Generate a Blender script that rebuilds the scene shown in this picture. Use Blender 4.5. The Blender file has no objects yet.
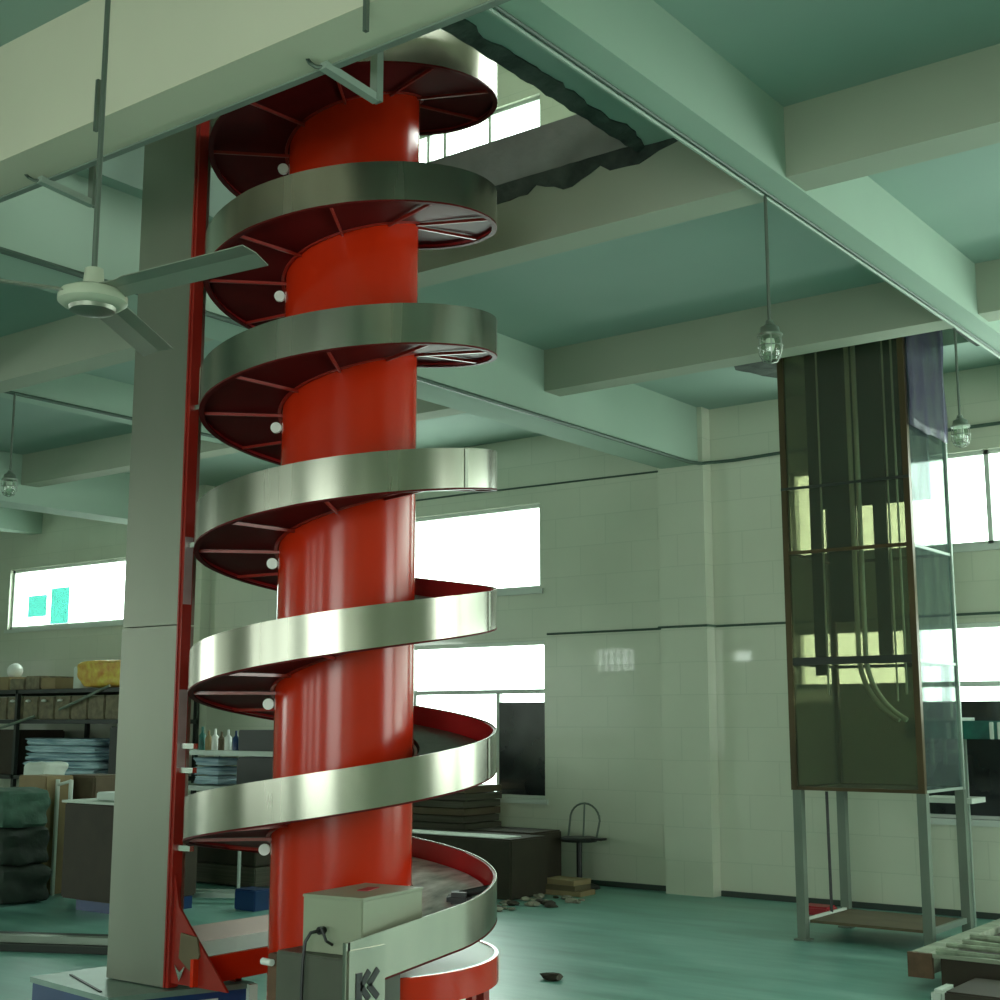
import bpy, bmesh, math, random
from mathutils import Vector, Matrix, noise
R = math.radians
PI = math.pi
random.seed(7)
sc = bpy.context.scene
COL = sc.collection

# ------------------------------------------------------------------ materials
def _nt(name):
    m = bpy.data.materials.new(name); m.use_nodes = True
    nt = m.node_tree; nt.nodes.clear()
    o = nt.nodes.new('ShaderNodeOutputMaterial')
    return m, nt, o

def _coord(nt, scale=(1, 1, 1)):
    tc = nt.nodes.new('ShaderNodeTexCoord'); mp = nt.nodes.new('ShaderNodeMapping')
    mp.inputs['Scale'].default_value = scale
    nt.links.new(tc.outputs['Object'], mp.inputs['Vector'])
    return mp.outputs['Vector']

def mat(name, col, rough=.6, metal=0., var=.12, vscale=3., stretch=(1, 1, 1), bump=0., bscale=30., rvar=0., col2=None,
        coat=0., spec=.5):
    m, nt, o = _nt(name)
    b = nt.nodes.new('ShaderNodeBsdfPrincipled')
    nt.links.new(b.outputs[0], o.inputs[0])
    b.inputs['Roughness'].default_value = rough
    b.inputs['Metallic'].default_value = metal
    b.inputs['Specular IOR Level'].default_value = spec
    b.inputs['Coat Weight'].default_value = coat
    v = _coord(nt, stretch)
    n = nt.nodes.new('ShaderNodeTexNoise'); n.inputs['Scale'].default_value = vscale; n.inputs['Detail'].default_value = 6
    nt.links.new(v, n.inputs['Vector'])
    r = nt.nodes.new('ShaderNodeValToRGB')
    c2 = col2 if col2 else tuple(c * (1 - var) for c in col)
    r.color_ramp.elements[0].position = .3; r.color_ramp.elements[1].position = .7
    r.color_ramp.elements[0].color = (*c2, 1); r.color_ramp.elements[1].color = (*col, 1)
    nt.links.new(n.outputs['Fac'], r.inputs[0]); nt.links.new(r.outputs[0], b.inputs['Base Color'])
    if rvar:
        mr = nt.nodes.new('ShaderNodeMapRange')
        mr.inputs['To Min'].default_value = max(.02, rough - rvar); mr.inputs['To Max'].default_value = rough + rvar
        nt.links.new(n.outputs['Fac'], mr.inputs[0]); nt.links.new(mr.outputs[0], b.inputs['Roughness'])
    if bump:
        n2 = nt.nodes.new('ShaderNodeTexNoise'); n2.inputs['Scale'].default_value = bscale; n2.inputs['Detail'].default_value = 4
        nt.links.new(v, n2.inputs['Vector'])
        bp = nt.nodes.new('ShaderNodeBump'); bp.inputs['Strength'].default_value = bump; bp.inputs['Distance'].default_value = .02
        nt.links.new(n2.outputs['Fac'], bp.inputs['Height']); nt.links.new(bp.outputs[0], b.inputs['Normal'])
    return m

def glass(name, tint, gloss=.08, rough=.02, dirt=None, haze=0, hcol=(.35, .4, .32)):
    m, nt, o = _nt(name)
    t = nt.nodes.new('ShaderNodeBsdfTransparent'); g = nt.nodes.new('ShaderNodeBsdfGlossy')
    g.inputs['Roughness'].default_value = rough
    mix = nt.nodes.new('ShaderNodeMixShader')
    lw = nt.nodes.new('ShaderNodeLayerWeight'); lw.inputs['Blend'].default_value = gloss
    mn = nt.nodes.new('ShaderNodeMath'); mn.operation = 'MINIMUM'; mn.inputs[1].default_value = .16
    nt.links.new(lw.outputs['Fresnel'], mn.inputs[0]); nt.links.new(mn.outputs[0], mix.inputs[0])
    t.inputs[0].default_value = (*tint, 1)
    if dirt:
        v = _coord(nt, (1, 1, .35)); n = nt.nodes.new('ShaderNodeTexNoise'); n.inputs['Scale'].default_value = 7; n.inputs['Detail'].default_value = 5
        nt.links.new(v, n.inputs['Vector'])
        rr = nt.nodes.new('ShaderNodeValToRGB'); rr.color_ramp.elements[0].position = .42; rr.color_ramp.elements[1].position = .6
        rr.color_ramp.elements[0].color = (*tint, 1); rr.color_ramp.elements[1].color = (*dirt, 1)
        nt.links.new(n.outputs['Fac'], rr.inputs[0]); nt.links.new(rr.outputs[0], t.inputs[0])
    nt.links.new(t.outputs[0], mix.inputs[1]); nt.links.new(g.outputs[0], mix.inputs[2])
    if haze:
        df = nt.nodes.new('ShaderNodeBsdfDiffuse'); df.inputs[0].default_value = (*hcol, 1)
        m2 = nt.nodes.new('ShaderNodeMixShader'); m2.inputs[0].default_value = haze
        nt.links.new(mix.outputs[0], m2.inputs[1]); nt.links.new(df.outputs[0], m2.inputs[2]); nt.links.new(m2.outputs[0], o.inputs[0])
        return m
    nt.links.new(mix.outputs[0], o.inputs[0])
    return m

def tile_mat(name, c1, c2, mortar, w, h, rough, axis='xz'):
    m, nt, o = _nt(name)
    b = nt.nodes.new('ShaderNodeBsdfPrincipled'); nt.links.new(b.outputs[0], o.inputs[0])
    b.inputs['Roughness'].default_value = rough
    tc = nt.nodes.new('ShaderNodeTexCoord'); sp = nt.nodes.new('ShaderNodeSeparateXYZ'); cb = nt.nodes.new('ShaderNodeCombineXYZ')
    nt.links.new(tc.outputs['Object'], sp.inputs[0])
    nt.links.new(sp.outputs['X' if axis[0] == 'x' else 'Y'], cb.inputs['X']); nt.links.new(sp.outputs['Z'], cb.inputs['Y'])
    br = nt.nodes.new('ShaderNodeTexBrick'); br.inputs['Scale'].default_value = 1
    br.inputs['Brick Width'].default_value = w; br.inputs['Row Height'].default_value = h
    br.inputs['Mortar Size'].default_value = .006; br.inputs['Mortar Smooth'].default_value = .4; br.offset = .5
    br.inputs['Color1'].default_value = (*c1, 1); br.inputs['Color2'].default_value = (*c2, 1); br.inputs['Mortar'].default_value = (*mortar, 1)
    nt.links.new(cb.outputs[0], br.inputs['Vector'])
    n = nt.nodes.new('ShaderNodeTexNoise'); n.inputs['Scale'].default_value = .9; n.inputs['Detail'].default_value = 4
    nt.links.new(tc.outputs['Object'], n.inputs['Vector'])
    mx = nt.nodes.new('ShaderNodeMixRGB'); mx.blend_type = 'MULTIPLY'; mx.inputs[0].default_value = .35
    r = nt.nodes.new('ShaderNodeValToRGB'); r.color_ramp.elements[0].color = (.7, .74, .68, 1); r.color_ramp.elements[0].position = .3; r.color_ramp.elements[1].position = .65
    nt.links.new(n.outputs['Fac'], r.inputs[0]); nt.links.new(br.outputs['Color'], mx.inputs[1]); nt.links.new(r.outputs[0], mx.inputs[2])
    nt.links.new(mx.outputs[0], b.inputs['Base Color'])
    b.inputs['Coat Weight'].default_value = 1; b.inputs['Coat Roughness'].default_value = .035
    bp = nt.nodes.new('ShaderNodeBump'); bp.inputs['Strength'].default_value = .15; bp.inputs['Distance'].default_value = .01
    bp.invert = True
    nt.links.new(br.outputs['Fac'], bp.inputs['Height']); nt.links.new(bp.outputs[0], b.inputs['Normal'])
    return m

def floor_mat():
    m, nt, o = _nt('teal_floor_paint')
    b = nt.nodes.new('ShaderNodeBsdfPrincipled'); nt.links.new(b.outputs[0], o.inputs[0])
    tc = nt.nodes.new('ShaderNodeTexCoord'); mp = nt.nodes.new('ShaderNodeMapping')
    mp.inputs['Rotation'].default_value = (0, 0, R(25)); mp.inputs['Scale'].default_value = (.5, 2.2, 1)
    nt.links.new(tc.outputs['Object'], mp.inputs[0])
    n = nt.nodes.new('ShaderNodeTexNoise'); n.inputs['Scale'].default_value = 1.6; n.inputs['Detail'].default_value = 9; n.inputs['Roughness'].default_value = .65
    nt.links.new(mp.outputs[0], n.inputs['Vector'])
    r = nt.nodes.new('ShaderNodeValToRGB')
    e = r.color_ramp.elements; e[0].position = .33; e[1].position = .72
    e[0].color = (.10, .255, .215, 1); e[1].color = (.27, .48, .42, 1)
    x = e.new(.5); x.color = (.165, .37, .315, 1)
    nt.links.new(n.outputs['Fac'], r.inputs[0]); nt.links.new(r.outputs[0], b.inputs['Base Color'])
    mr = nt.nodes.new('ShaderNodeMapRange'); mr.inputs['To Min'].default_value = .22; mr.inputs['To Max'].default_value = .55
    nt.links.new(n.outputs['Fac'], mr.inputs[0]); nt.links.new(mr.outputs[0], b.inputs['Roughness'])
    bp = nt.nodes.new('ShaderNodeBump'); bp.inputs['Strength'].default_value = .12; bp.inputs['Distance'].default_value = .02
    nt.links.new(n.outputs['Fac'], bp.inputs['Height']); nt.links.new(bp.outputs[0], b.inputs['Normal'])
    return m

M = dict(
    floor=floor_mat(),
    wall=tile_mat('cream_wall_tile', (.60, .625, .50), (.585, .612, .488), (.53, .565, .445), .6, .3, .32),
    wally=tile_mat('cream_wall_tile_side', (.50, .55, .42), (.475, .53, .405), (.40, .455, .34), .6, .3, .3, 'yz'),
    slab=mat('green_ceiling_paint', (.31, .42, .36), .75, var=.12, vscale=.7),
    beamlit=mat('cream_beam_lit', (.60, .575, .44), .8, var=.1, vscale=.8, bump=.05, bscale=8),  # beam cream lightened; the front girder's light is put into this colour
    beamgreen=mat('green_beam_paint', (.36, .475, .385), .78, var=.12, vscale=.8),
    beam=mat('cream_beam_plaster', (.37, .40, .31), .8, var=.12, vscale=.8, bump=.06, bscale=8),
    upper=mat('white_upper_room_paint', (.62, .66, .55), .8, var=.08, vscale=1),
    rough=mat('bare_broken_concrete', (.085, .10, .085), .95, var=.6, vscale=6, bump=.6, bscale=25, col2=(.02, .028, .024)),
    cut=mat('sawn_concrete_edge', (.24, .25, .235), .9, var=.25, vscale=4, bump=.2, bscale=20),
    base=mat('dark_skirting_paint', (.035, .05, .04), .5),
    frame=mat('white_window_frame', (.55, .6, .54), .45, var=.05),
    pane=glass('clear_window_glass', (.93, .97, .95), .1),
    blackpane=mat('dark_tinted_window_panel', (.018, .022, .024), .12, var=.6, vscale=2.2, rvar=.08),
    steel=mat('brushed_stainless_rail', (.42, .41, .345), .25, 1., var=.22, vscale=5, stretch=(1, 1, .05), rvar=.1),
    casing=mat('matt_stainless_sheet', (.30, .31, .255), .42, .85, var=.14, vscale=1.6, stretch=(1, 1, .4), rvar=.08),
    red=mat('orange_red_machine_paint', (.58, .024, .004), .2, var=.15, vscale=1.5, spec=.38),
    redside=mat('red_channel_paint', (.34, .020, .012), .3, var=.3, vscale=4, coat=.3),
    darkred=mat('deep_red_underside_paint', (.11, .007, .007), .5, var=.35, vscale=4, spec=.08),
    redrail=mat('crimson_lining_paint', (.42, .018, .02), .3, var=.2, vscale=3, coat=.3),
    chain=mat('dark_slat_chain', (.10, .10, .085), .35, .3, var=.5, vscale=30),
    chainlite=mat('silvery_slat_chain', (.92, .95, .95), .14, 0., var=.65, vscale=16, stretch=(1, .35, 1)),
    whitebed=mat('white_tray_liner', (.85, .88, .86), .45, var=.05),
    pinkstrip=mat('pale_pink_strip', (.42, .30, .30), .3, var=.4, vscale=5),
    pinkbed=mat('pinkish_guard_plate', (.50, .40, .36), .45, var=.15),
    white=mat('white_plastic', (.8, .82, .76), .4, var=.05),
    bolt=mat('zinc_bolt', (.75, .77, .74), .25, 1., var=.1),
    boxgrey=mat('beige_green_control_box', (.30, .33, .23), .45, var=.08, vscale=4),
    boxdark=mat('olive_dark_box', (.085, .09, .065), .5, var=.2, vscale=5),
    black=mat('black_rubber', (.012, .012, .012), .45),
    blue=mat('blue_machine_paint', (.01, .045, .15), .35, var=.3),
    platetop=mat('green_grey_steel_top', (.22, .32, .27), .35, .4, var=.25, vscale=6),
    smoke=glass('smoked_acrylic', (.62, .62, .53), .12, .03, haze=.11),
    sideacryl=glass('hazy_clear_acrylic', (.72, .84, .80), .15, .06, dirt=(.55, .66, .66), haze=.05, hcol=(.5, .6, .58)),
    film=glass('violet_plastic_film', (.66, .68, .68), .1, .2, dirt=(.36, .30, .52), haze=.14, hcol=(.34, .34, .42)),
    goldframe=mat('gold_brown_frame', (.10, .07, .03), .4, .4, var=.4, vscale=2),
    legsteel=mat('grey_painted_leg_steel', (.17, .21, .165), .5, .2, var=.2),
    chrome=mat('pale_chute_rail', (.85, .88, .74), .25, 0., var=.05),  # chrome rails; their bright reflection is put into this pale colour
    darksheet=mat('dark_chute_sheet', (.045, .055, .045), .35, .3, var=.3),
    board=mat('brown_shelf_board', (.13, .10, .05), .7, var=.3, vscale=5),
    wood=mat('weathered_pale_wood', (.34, .38, .28), .8, var=.35, vscale=6, stretch=(.3, 3, 3), bump=.2),
    woodend=mat('brown_wood_block', (.14, .075, .04), .8, var=.4, vscale=14),
    bark=mat('mossy_pale_stick', (.36, .42, .30), .85, var=.5, vscale=12, bump=.4),
    card=mat('dark_brown_carton', (.045, .034, .02), .75, var=.3, vscale=4),
    card2=mat('brown_carton', (.13, .095, .055), .8, var=.3, vscale=5),
    tan=mat('tan_carton', (.30, .22, .11), .8, var=.2, vscale=5),
    paper=mat('white_sheet', (.62, .68, .60), .7, var=.05),
    sack=mat('green_woven_sack', (.06, .14, .095), .8, var=.4, vscale=8, bump=.5, bscale=14),
    sackdark=mat('dark_green_sack', (.025, .04, .028), .8, var=.4, vscale=8, bump=.5, bscale=14),
    cloth=mat('blue_white_cloth', (.62, .78, .84), .8, var=.5, vscale=3, stretch=(.7, .7, 14), col2=(.09, .2, .26)),
    rack=mat('dark_rack_steel', (.03, .035, .03), .5, .3),
    rackpale=mat('pale_rack_steel', (.35, .42, .36), .45, .3),
    yellow=mat('yellow_red_printed_sack', (.80, .66, .10), .5, var=.4, vscale=9, col2=(.62, .22, .04), bump=.3),
    mesh=mat('brown_crate_plastic', (.24, .20, .12), .7, var=.5, vscale=14),
    teal=mat('teal_paint', (.02, .16, .13), .5, var=.5, vscale=9),
    tealsheet=glass('teal_translucent_sheet', (.16, .36, .33), .1),
    redthing=mat('red_plastic', (.40, .02, .03), .5),
    fanw=mat('aged_cream_enamel', (.42, .45, .34), .35, var=.12),
    fanb=mat('grey_fan_blade', (.30, .32, .26), .35, .5, var=.1),
    rod=mat('dull_grey_rod', (.12, .15, .12), .45, .5),
    rail=mat('grey_painted_angle_steel', (.23, .28, .235), .5, .3, var=.15),
    cage=mat('galvanised_lamp_cage', (.30, .34, .29), .35, .8),
    lampglass=glass('lamp_jar_glass', (.80, .88, .80), .45, .05),
    conduit=mat('dark_green_conduit', (.06, .10, .075), .5),
    conduitpale=mat('pale_conduit', (.33, .42, .34), .5),
    crumb=mat('pale_rubbish', (.38, .35, .27), .9, var=.5, vscale=20),
    profile=mat('aluminium_profile', (.34, .38, .32), .35, .7, var=.2),
    olive=mat('olive_board_edges', (.10, .09, .06), .7, var=.55, vscale=3, stretch=(.5, .5, 30)),
)

# ------------------------------------------------------------------ builders
class MB:
    def __init__(s): s.bm = bmesh.new()
    def box(s, c, size, rot=None, bev=0):
        b = bmesh.new(); bmesh.ops.create_cube(b, size=1)
        for v in b.verts: v.co = Vector((v.co.x * size[0], v.co.y * size[1], v.co.z * size[2]))
        if bev: bmesh.ops.bevel(b, geom=b.edges[:], offset=bev, segments=2, affect='EDGES')
        mt = Matrix.Translation(Vector(c))
        if rot is not None:
            mt = mt @ (rot if isinstance(rot, Matrix) else Matrix.Rotation(rot, 4, 'Z'))
        b.transform(mt); s._join(b); return s
    def ab(s, a, b, bev=0):
        return s.box([(a[i] + b[i]) / 2 for i in range(3)], [abs(a[i] - b[i]) for i in range(3)], bev=bev)
    def _join(s, b):
        me = bpy.data.meshes.new('t'); b.to_mesh(me); b.free(); s.bm.from_mesh(me); bpy.data.meshes.remove(me)
    def bar(s, p, q, w, h, up=(0, 0, 1)):
        p = Vector(p); q = Vector(q); d = (q - p); L = d.length; z = d.normalized()
        u = Vector(up)
        if abs(u.dot(z)) > .98: u = Vector((0, 1, 0))
        x = u.cross(z).normalized(); y = z.cross(x)
        rot = Matrix((x, y, z)).transposed().to_4x4()
        return s.box((p + q) / 2, (w, h, L), rot)
    def tube(s, pts, r, seg=10, caps=True):
        pts = [Vector(p) for p in pts]; rs = r if isinstance(r, (list, tuple)) else [r] * len(pts)
        rings = []; prev = None
        for i, p in enumerate(pts):
            d = (pts[min(i + 1, len(pts) - 1)] - pts[max(i - 1, 0)]).normalized()
            if prev is None:
                a = Vector((0, 0, 1)) if abs(d.z) < .9 else Vector((1, 0, 0))
                x = a.cross(d).normalized()
            else:
                x = (prev - d * prev.dot(d)).normalized()
            prev = x; y = d.cross(x)
            rings.append([s.bm.verts.new(p + (x * math.cos(k * 2 * PI / seg) + y * math.sin(k * 2 * PI / seg)) * rs[i]) for k in range(seg)])
        for a, b in zip(rings, rings[1:]):
            for k in range(seg): s.bm.faces.new((a[k], a[(k + 1) % seg], b[(k + 1) % seg], b[k]))
        if caps: s.bm.faces.new(rings[0][::-1]); s.bm.faces.new(rings[-1])
        return s
    def lathe(s, prof, c, seg=32):
        c = Vector(c); rings = []
        for r, z in prof:
            if r < 1e-6: rings.append([s.bm.verts.new(c + Vector((0, 0, z)))])
            else: rings.append([s.bm.verts.new(c + Vector((r * math.cos(k * 2 * PI / seg), r * math.sin(k * 2 * PI / seg), z))) for k in range(seg)])
        for a, b in zip(rings, rings[1:]):
            for k in range(seg):
                k2 = (k + 1) % seg
                if len(a) == 1 and len(b) == 1: continue
                if len(a) == 1: s.bm.faces.new((a[0], b[k2], b[k]))
                elif len(b) == 1: s.bm.faces.new((a[k], a[k2], b[0]))
                else: s.bm.faces.new((a[k], a[k2], b[k2], b[k]))
        return s
    def sweep(s, rings, closed=True, caps=True):
        vs = [[s.bm.verts.new(Vector(p)) for p in r] for r in rings]
        n = len(vs[0])
        for a, b in zip(vs, vs[1:]):
            for k in range(n if closed else n - 1): s.bm.faces.new((a[k], a[(k + 1) % n], b[(k + 1) % n], b[k]))
        if closed and caps: s.bm.faces.new(vs[0][::-1]); s.bm.faces.new(vs[-1])
        return s
    def prism(s, poly, d):
        """poly: list of 3-D points in a plane, d: extrusion vector"""
        d = Vector(d); a = [s.bm.verts.new(Vector(p)) for p in poly]; b = [s.bm.verts.new(Vector(p) + d) for p in poly]
        s.bm.faces.new(a[::-1]); s.bm.faces.new(b); n = len(a)
        for k in range(n): s.bm.faces.new((a[k], a[(k + 1) % n], b[(k + 1) % n], b[k]))
        return s
    def build(s, name, m, parent=None, smooth=False, kind=None, label=None):
        bmesh.ops.recalc_face_normals(s.bm, faces=s.bm.faces[:])
        me = bpy.data.meshes.new(name); s.bm.to_mesh(me); s.bm.free()
        me.materials.append(M[m] if isinstance(m, str) else m)
        if smooth:
            for p in me.polygons: p.use_smooth = True
            try: me.set_sharp_from_angle(angle=R(40))
            except Exception: pass
        o = bpy.data.objects.new(name, me); COL.objects.link(o)
        if parent is not None:
            o.parent = parent
            if parent.type == 'EMPTY': o.matrix_parent_inverse = Matrix.Translation(-Vector(parent.location))
        if kind: o['kind'] = kind
        if label: o['label'] = label
        return o

def tag(o, label, cat, group=None):
    o['label'] = label; o['category'] = cat
    if group: o['group'] = group
    return o
def thing(name, label, cat, loc, group=None):
    o = bpy.data.objects.new(name, None); COL.objects.link(o); o.location = loc; o.empty_display_size = .1
    return tag(o, label, cat, group)
def dup(root, loc, rz=0, label=None):
    r = root.copy(); COL.objects.link(r); r.location = loc; r.rotation_euler = (0, 0, rz)
    if label: r['label'] = label
    for ch in list(root.children):
        c = ch.copy(); COL.objects.link(c); c.parent = r
        for g in ch.children:
            d = g.copy(); COL.objects.link(d); d.parent = c
    return r
def struct(mb, name, m, parent=None, smooth=False):
    return mb.build(name, m, parent, smooth, kind='structure')

def sheet_with_holes(mb, u, v, holes, w0, w1, axes):
    """a slab of thickness w0..w1 over u x v with rectangular holes; axes = indices (u, v, w)"""
    us = sorted({u[0], u[1], *[h[0] for h in holes], *[h[1] for h in holes]})
    vs = sorted({v[0], v[1], *[h[2] for h in holes], *[h[3] for h in holes]})
    def solid(i, j):
        if i < 0 or j < 0 or i >= len(us) - 1 or j >= len(vs) - 1: return False
        cu = (us[i] + us[i + 1]) / 2; cv = (vs[j] + vs[j + 1]) / 2
        return not any(h[0] < cu < h[1] and h[2] < cv < h[3] for h in holes)
    def P(a, b, w):
        p = [0, 0, 0]; p[axes[0]] = a; p[axes[1]] = b; p[axes[2]] = w; return mb.bm.verts.new(p)
    for i in range(len(us) - 1):
        for j in range(len(vs) - 1):
            if not solid(i, j): continue
            a, b, c, d = us[i], us[i + 1], vs[j], vs[j + 1]
            for w in (w0, w1): mb.bm.faces.new((P(a, c, w), P(b, c, w), P(b, d, w), P(a, d, w)))
            if not solid(i - 1, j): mb.bm.faces.new((P(a, c, w0), P(a, d, w0), P(a, d, w1), P(a, c, w1)))
            if not solid(i + 1, j): mb.bm.faces.new((P(b, c, w0), P(b, d, w0), P(b, d, w1), P(b, c, w1)))
            if not solid(i, j - 1): mb.bm.faces.new((P(a, c, w0), P(b, c, w0), P(b, c, w1), P(a, c, w1)))
            if not solid(i, j + 1): mb.bm.faces.new((P(a, d, w0), P(b, d, w0), P(b, d, w1), P(a, d, w1)))
    bmesh.ops.remove_doubles(mb.bm, verts=mb.bm.verts[:], dist=1e-5)
    return mb

# ------------------------------------------------------------------ room shell
XL, XR, YF, YB = -20.0, 3.2, -4.0, 11.26
ZS, ZU, ZT = 4.5, 4.8, 9.0
H1 = (-5.95, -3.42, 3.46, 5.75)          # opening round the spiral
H2 = (-4.62, -3.22, 9.2, 10.42)          # opening round the smoked duct
struct(MB().ab((XL - .2, YF - .2, -.15), (XR + .2, YB + .25, 0)), 'floor', 'floor')
mb = MB(); sheet_with_holes(mb, (XL, XR), (YF, YB), [H1, H2], ZS, ZU, (0, 1, 2)); struct(mb, 'ceiling', 'slab')
# windows: name, x0, x1, z0, z1
WB = [(-17.41, -13.9, 2.86, 3.72), (-10.9, -8.0, 2.9, 3.79), (-10.9, -7.95, .79, 2.37), (-5.22, 2.7, 3.0, 3.80), (-4.12, 2.7, .77, 2.36),
      (-10.9, -7.97, 6.75, 8.31), (-6.0, -1.0, 6.75, 8.31), (-5.22, -4.18, 1.84, 2.36)]
mb = MB(); sheet_with_holes(mb, (XL, XR), (0, ZT), WB, YB, YB + .22, (0, 2, 1)); struct(mb, 'wall_back', 'wall')
WR = [(7.6, 10.6, 1.0, 3.6), (0, 8, 6.2, 8.2)]  # unseen openings added for daylight, shifted off the rails' reflection
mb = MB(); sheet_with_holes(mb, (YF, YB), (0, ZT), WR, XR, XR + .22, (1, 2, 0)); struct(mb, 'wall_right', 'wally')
WL = [(-3, 2.5, 1.2, 3.4)]  # unseen opening added for daylight, kept short of the left racks
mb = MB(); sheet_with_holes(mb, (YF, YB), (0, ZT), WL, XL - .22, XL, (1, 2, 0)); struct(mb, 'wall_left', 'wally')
WF = [(-17.3, -16.25, 2.72, 3.2), (-13.75, -13.3, 2.85, 3.05), (-8.3, -7.6, 1.0, 3.3), (-6.4, -5.8, 1.0, 3.3), (-4.6, -3.9, 1.0, 3.3), (-1.6, 2.4, .9, 3.6)]  # leading pair read from tile reflections; rest added unseen for fill and rail highlights
mb = MB(); sheet_with_holes(mb, (XL, XR), (0, ZT), WF, YF - .22, YF, (0, 2, 1)); struct(mb, 'wall_front', 'wall')
struct(MB().ab((XL - .2, YF - .2, ZT), (XR + .2, YB + .25, ZT + .2)), 'ceiling_upstairs', 'upper')

# beams
def beam(a, b, m='beam'): return struct(MB().ab(a, b), 'ceiling_beam', m)
for x0, x1, zb in ((-2.80, -2.62, 4.13), (-6.46, -6.06, 3.95), (-9.86, -9.62, 4.2), (-13.6, -13.2, 3.95), (-16.95, -16.7, 4.2), (.75, .97, 4.2)):
    beam((x0, YF, zb), (x1, YB, ZS), 'beamgreen')
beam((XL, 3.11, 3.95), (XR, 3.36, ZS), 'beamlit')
beam((XL, 5.75, 4.14), (XR, 5.97, ZS))
beam((XL, 8.6, 4.16), (XR, 8.82, ZS))
beam((XL, .2, 4.1), (XR, .45, ZS))
beam((XL, -2.6, 4.1), (XR, -2.35, ZS))
for y in (6.9, 9.3): struct(MB().ab((XL, y, 8.55), (XR, y + .3, ZT)), 'ceiling_beam', 'upper')
for x in (-13.3, -6.25): struct(MB().ab((x - .245, YB - .15, 0), (x + .24, YB, ZS)), 'pillar', 'wall')
for i, (a, b) in enumerate(((XL, -13.55), (-13.06, -6.5), (-6.0, XR))):
    struct(MB().ab((a, YB - .02, 0), (b, YB, .05)), 'baseboard_back' if i == 0 else 'baseboard_back.%03d' % i, 'base')

# rough break-outs round the ceiling openings
def ragged(name, edge, inward, zz, w0, w1, m, th=.03, n=46, vert=False, seed=1):
    """ragged band beside an edge: edge=(p,q), inward vec; width varies between w0 and w1"""
    p, q = Vector(edge[0]), Vector(edge[1]); inw = Vector(inward); mbx = MB(); rings = []
    for i in range(n + 1):
        t = i / n; c = p.lerp(q, t)
        w = w0 + (w1 - w0) * (.5 + .5 * noise.noise(Vector((t * 14, seed, 0))) + .35 * noise.noise(Vector((t * 50, seed, 3))))
        w *= min(1, t * 8 + .3, (1 - t) * 8 + .3)
        a = c - inw * .01; b = c + inw * max(.01, w)
        off = Vector((0, -th, 0)) if vert else Vector((0, 0, -th))
        wob = 1 + .6 * noise.noise(Vector((t * 40, seed, 8)))
        rings.append([a, a + off * wob, b + off * .3 * wob, b])
    mbx.sweep(rings); return struct(mbx, name, m)
x0, x1, y0, y1 = H1
ragged('trim_1', ((x1, 3.43, ZS), (x1, y1, ZS)), (1, 0, 0), ZS, .03, .12, 'rough', seed=3)
ragged('trim_2', ((x0, y1, ZS + .01), (x1 + .22, y1, ZS + .01)), (0, 0, -1), ZS, .03, .13, 'rough', vert=True, seed=9)
struct(MB().ab((x0, y1 - .012, ZS + .03), (x1, y1 + .003, ZU)), 'trim_3', 'cut')
struct(MB().ab((x1 - .003, y0, ZS + .01), (x1 + .012, y1 - .02, ZU)), 'trim_4', 'cut')
x0, x1, y0, y1 = H2
def rag_sheet(name, pts, z, m, seed):
    mbx = MB(); out = []
    for i in range(len(pts)):
        a = Vector(pts[i]); b = Vector(pts[(i + 1) % len(pts)])
        for k in range(6):
            t = k / 6; p = a.lerp(b, t); j = .02 * noise.noise_vector(Vector((p.x * 9, p.y * 9, seed)))
            out.append((p.x + j.x, p.y + j.y, z))
    mbx.prism(out, (0, 0, -.02)); return struct(mbx, name, m)
rag_sheet('trim_5', [(-4.62, 9.2, 0), (-4.62, 10.5, 0), (-4.92, 10.48, 0), (-5.08, 10.0, 0), (-4.85, 9.5, 0)], ZS - .005, 'rough', 1)
rag_sheet('trim_6', [(-3.22, 9.2, 0), (-3.22, 10.5, 0), (-3.05, 10.46, 0), (-3.0, 9.9, 0), (-3.08, 9.5, 0)], ZS - .005, 'rough', 2)

# windows with frames and panes
def window(n, x0, x1, z0, z1, mull=(), trans=(), blank=(), y=YB, t=.04):
    root = bpy.data.objects.new('window_%d' % n, None); COL.objects.link(root); root.location = ((x0 + x1) / 2, y, z0); root['kind'] = 'structure'
    f = MB(); ya, yb = y + .05, y + .10
    f.ab((x0, ya, z0), (x1, yb, z0 + t)); f.ab((x0, ya, z1 - t), (x1, yb, z1)); f.ab((x0, ya, z0), (x0 + t, yb, z1)); f.ab((x1 - t, ya, z0), (x1, yb, z1))
    for m_ in mull: f.ab((m_[0] - .02, ya, m_[1]), (m_[0] + .02, yb, m_[2]))
    for z in trans: f.ab((x0, ya - .01, z - .022), (x1, yb, z + .022))
    o = f.build('window_frame', 'frame', root); o['kind'] = 'structure'
    p = MB().ab((x0 + .01, y + .072, z0 + .01), (x1 - .01, y + .078, z1 - .01)).build('window_pane', 'pane', root); p['kind'] = 'structure'
    for (a, b, c, d) in blank:
        q = MB().ab((a, y + .045, c), (b, y + .069, d)).build('dark_panel', 'blackpane', root); q['kind'] = 'structure'
    s = MB().ab((x0 - .04, y - .03, z0 - .05), (x1 + .04, y + .05, z0)).build('window_sill', 'frame', root); s['kind'] = 'structure'
    return root
window(1, *WB[0])
window(2, *WB[1])
window(3, *WB[2], mull=((-9.75, 1.86, 2.37), (-8.58, .79, 1.86), (-9.72, .79, 1.86)), trans=(1.86,), blank=((-8.56, -7.98, .82, 1.75), (-10.9, -9.9, .82, 1.6)))
window(4, *WB[3], mull=((-3.45, 3.0, 3.8),), t=.035)
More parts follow.
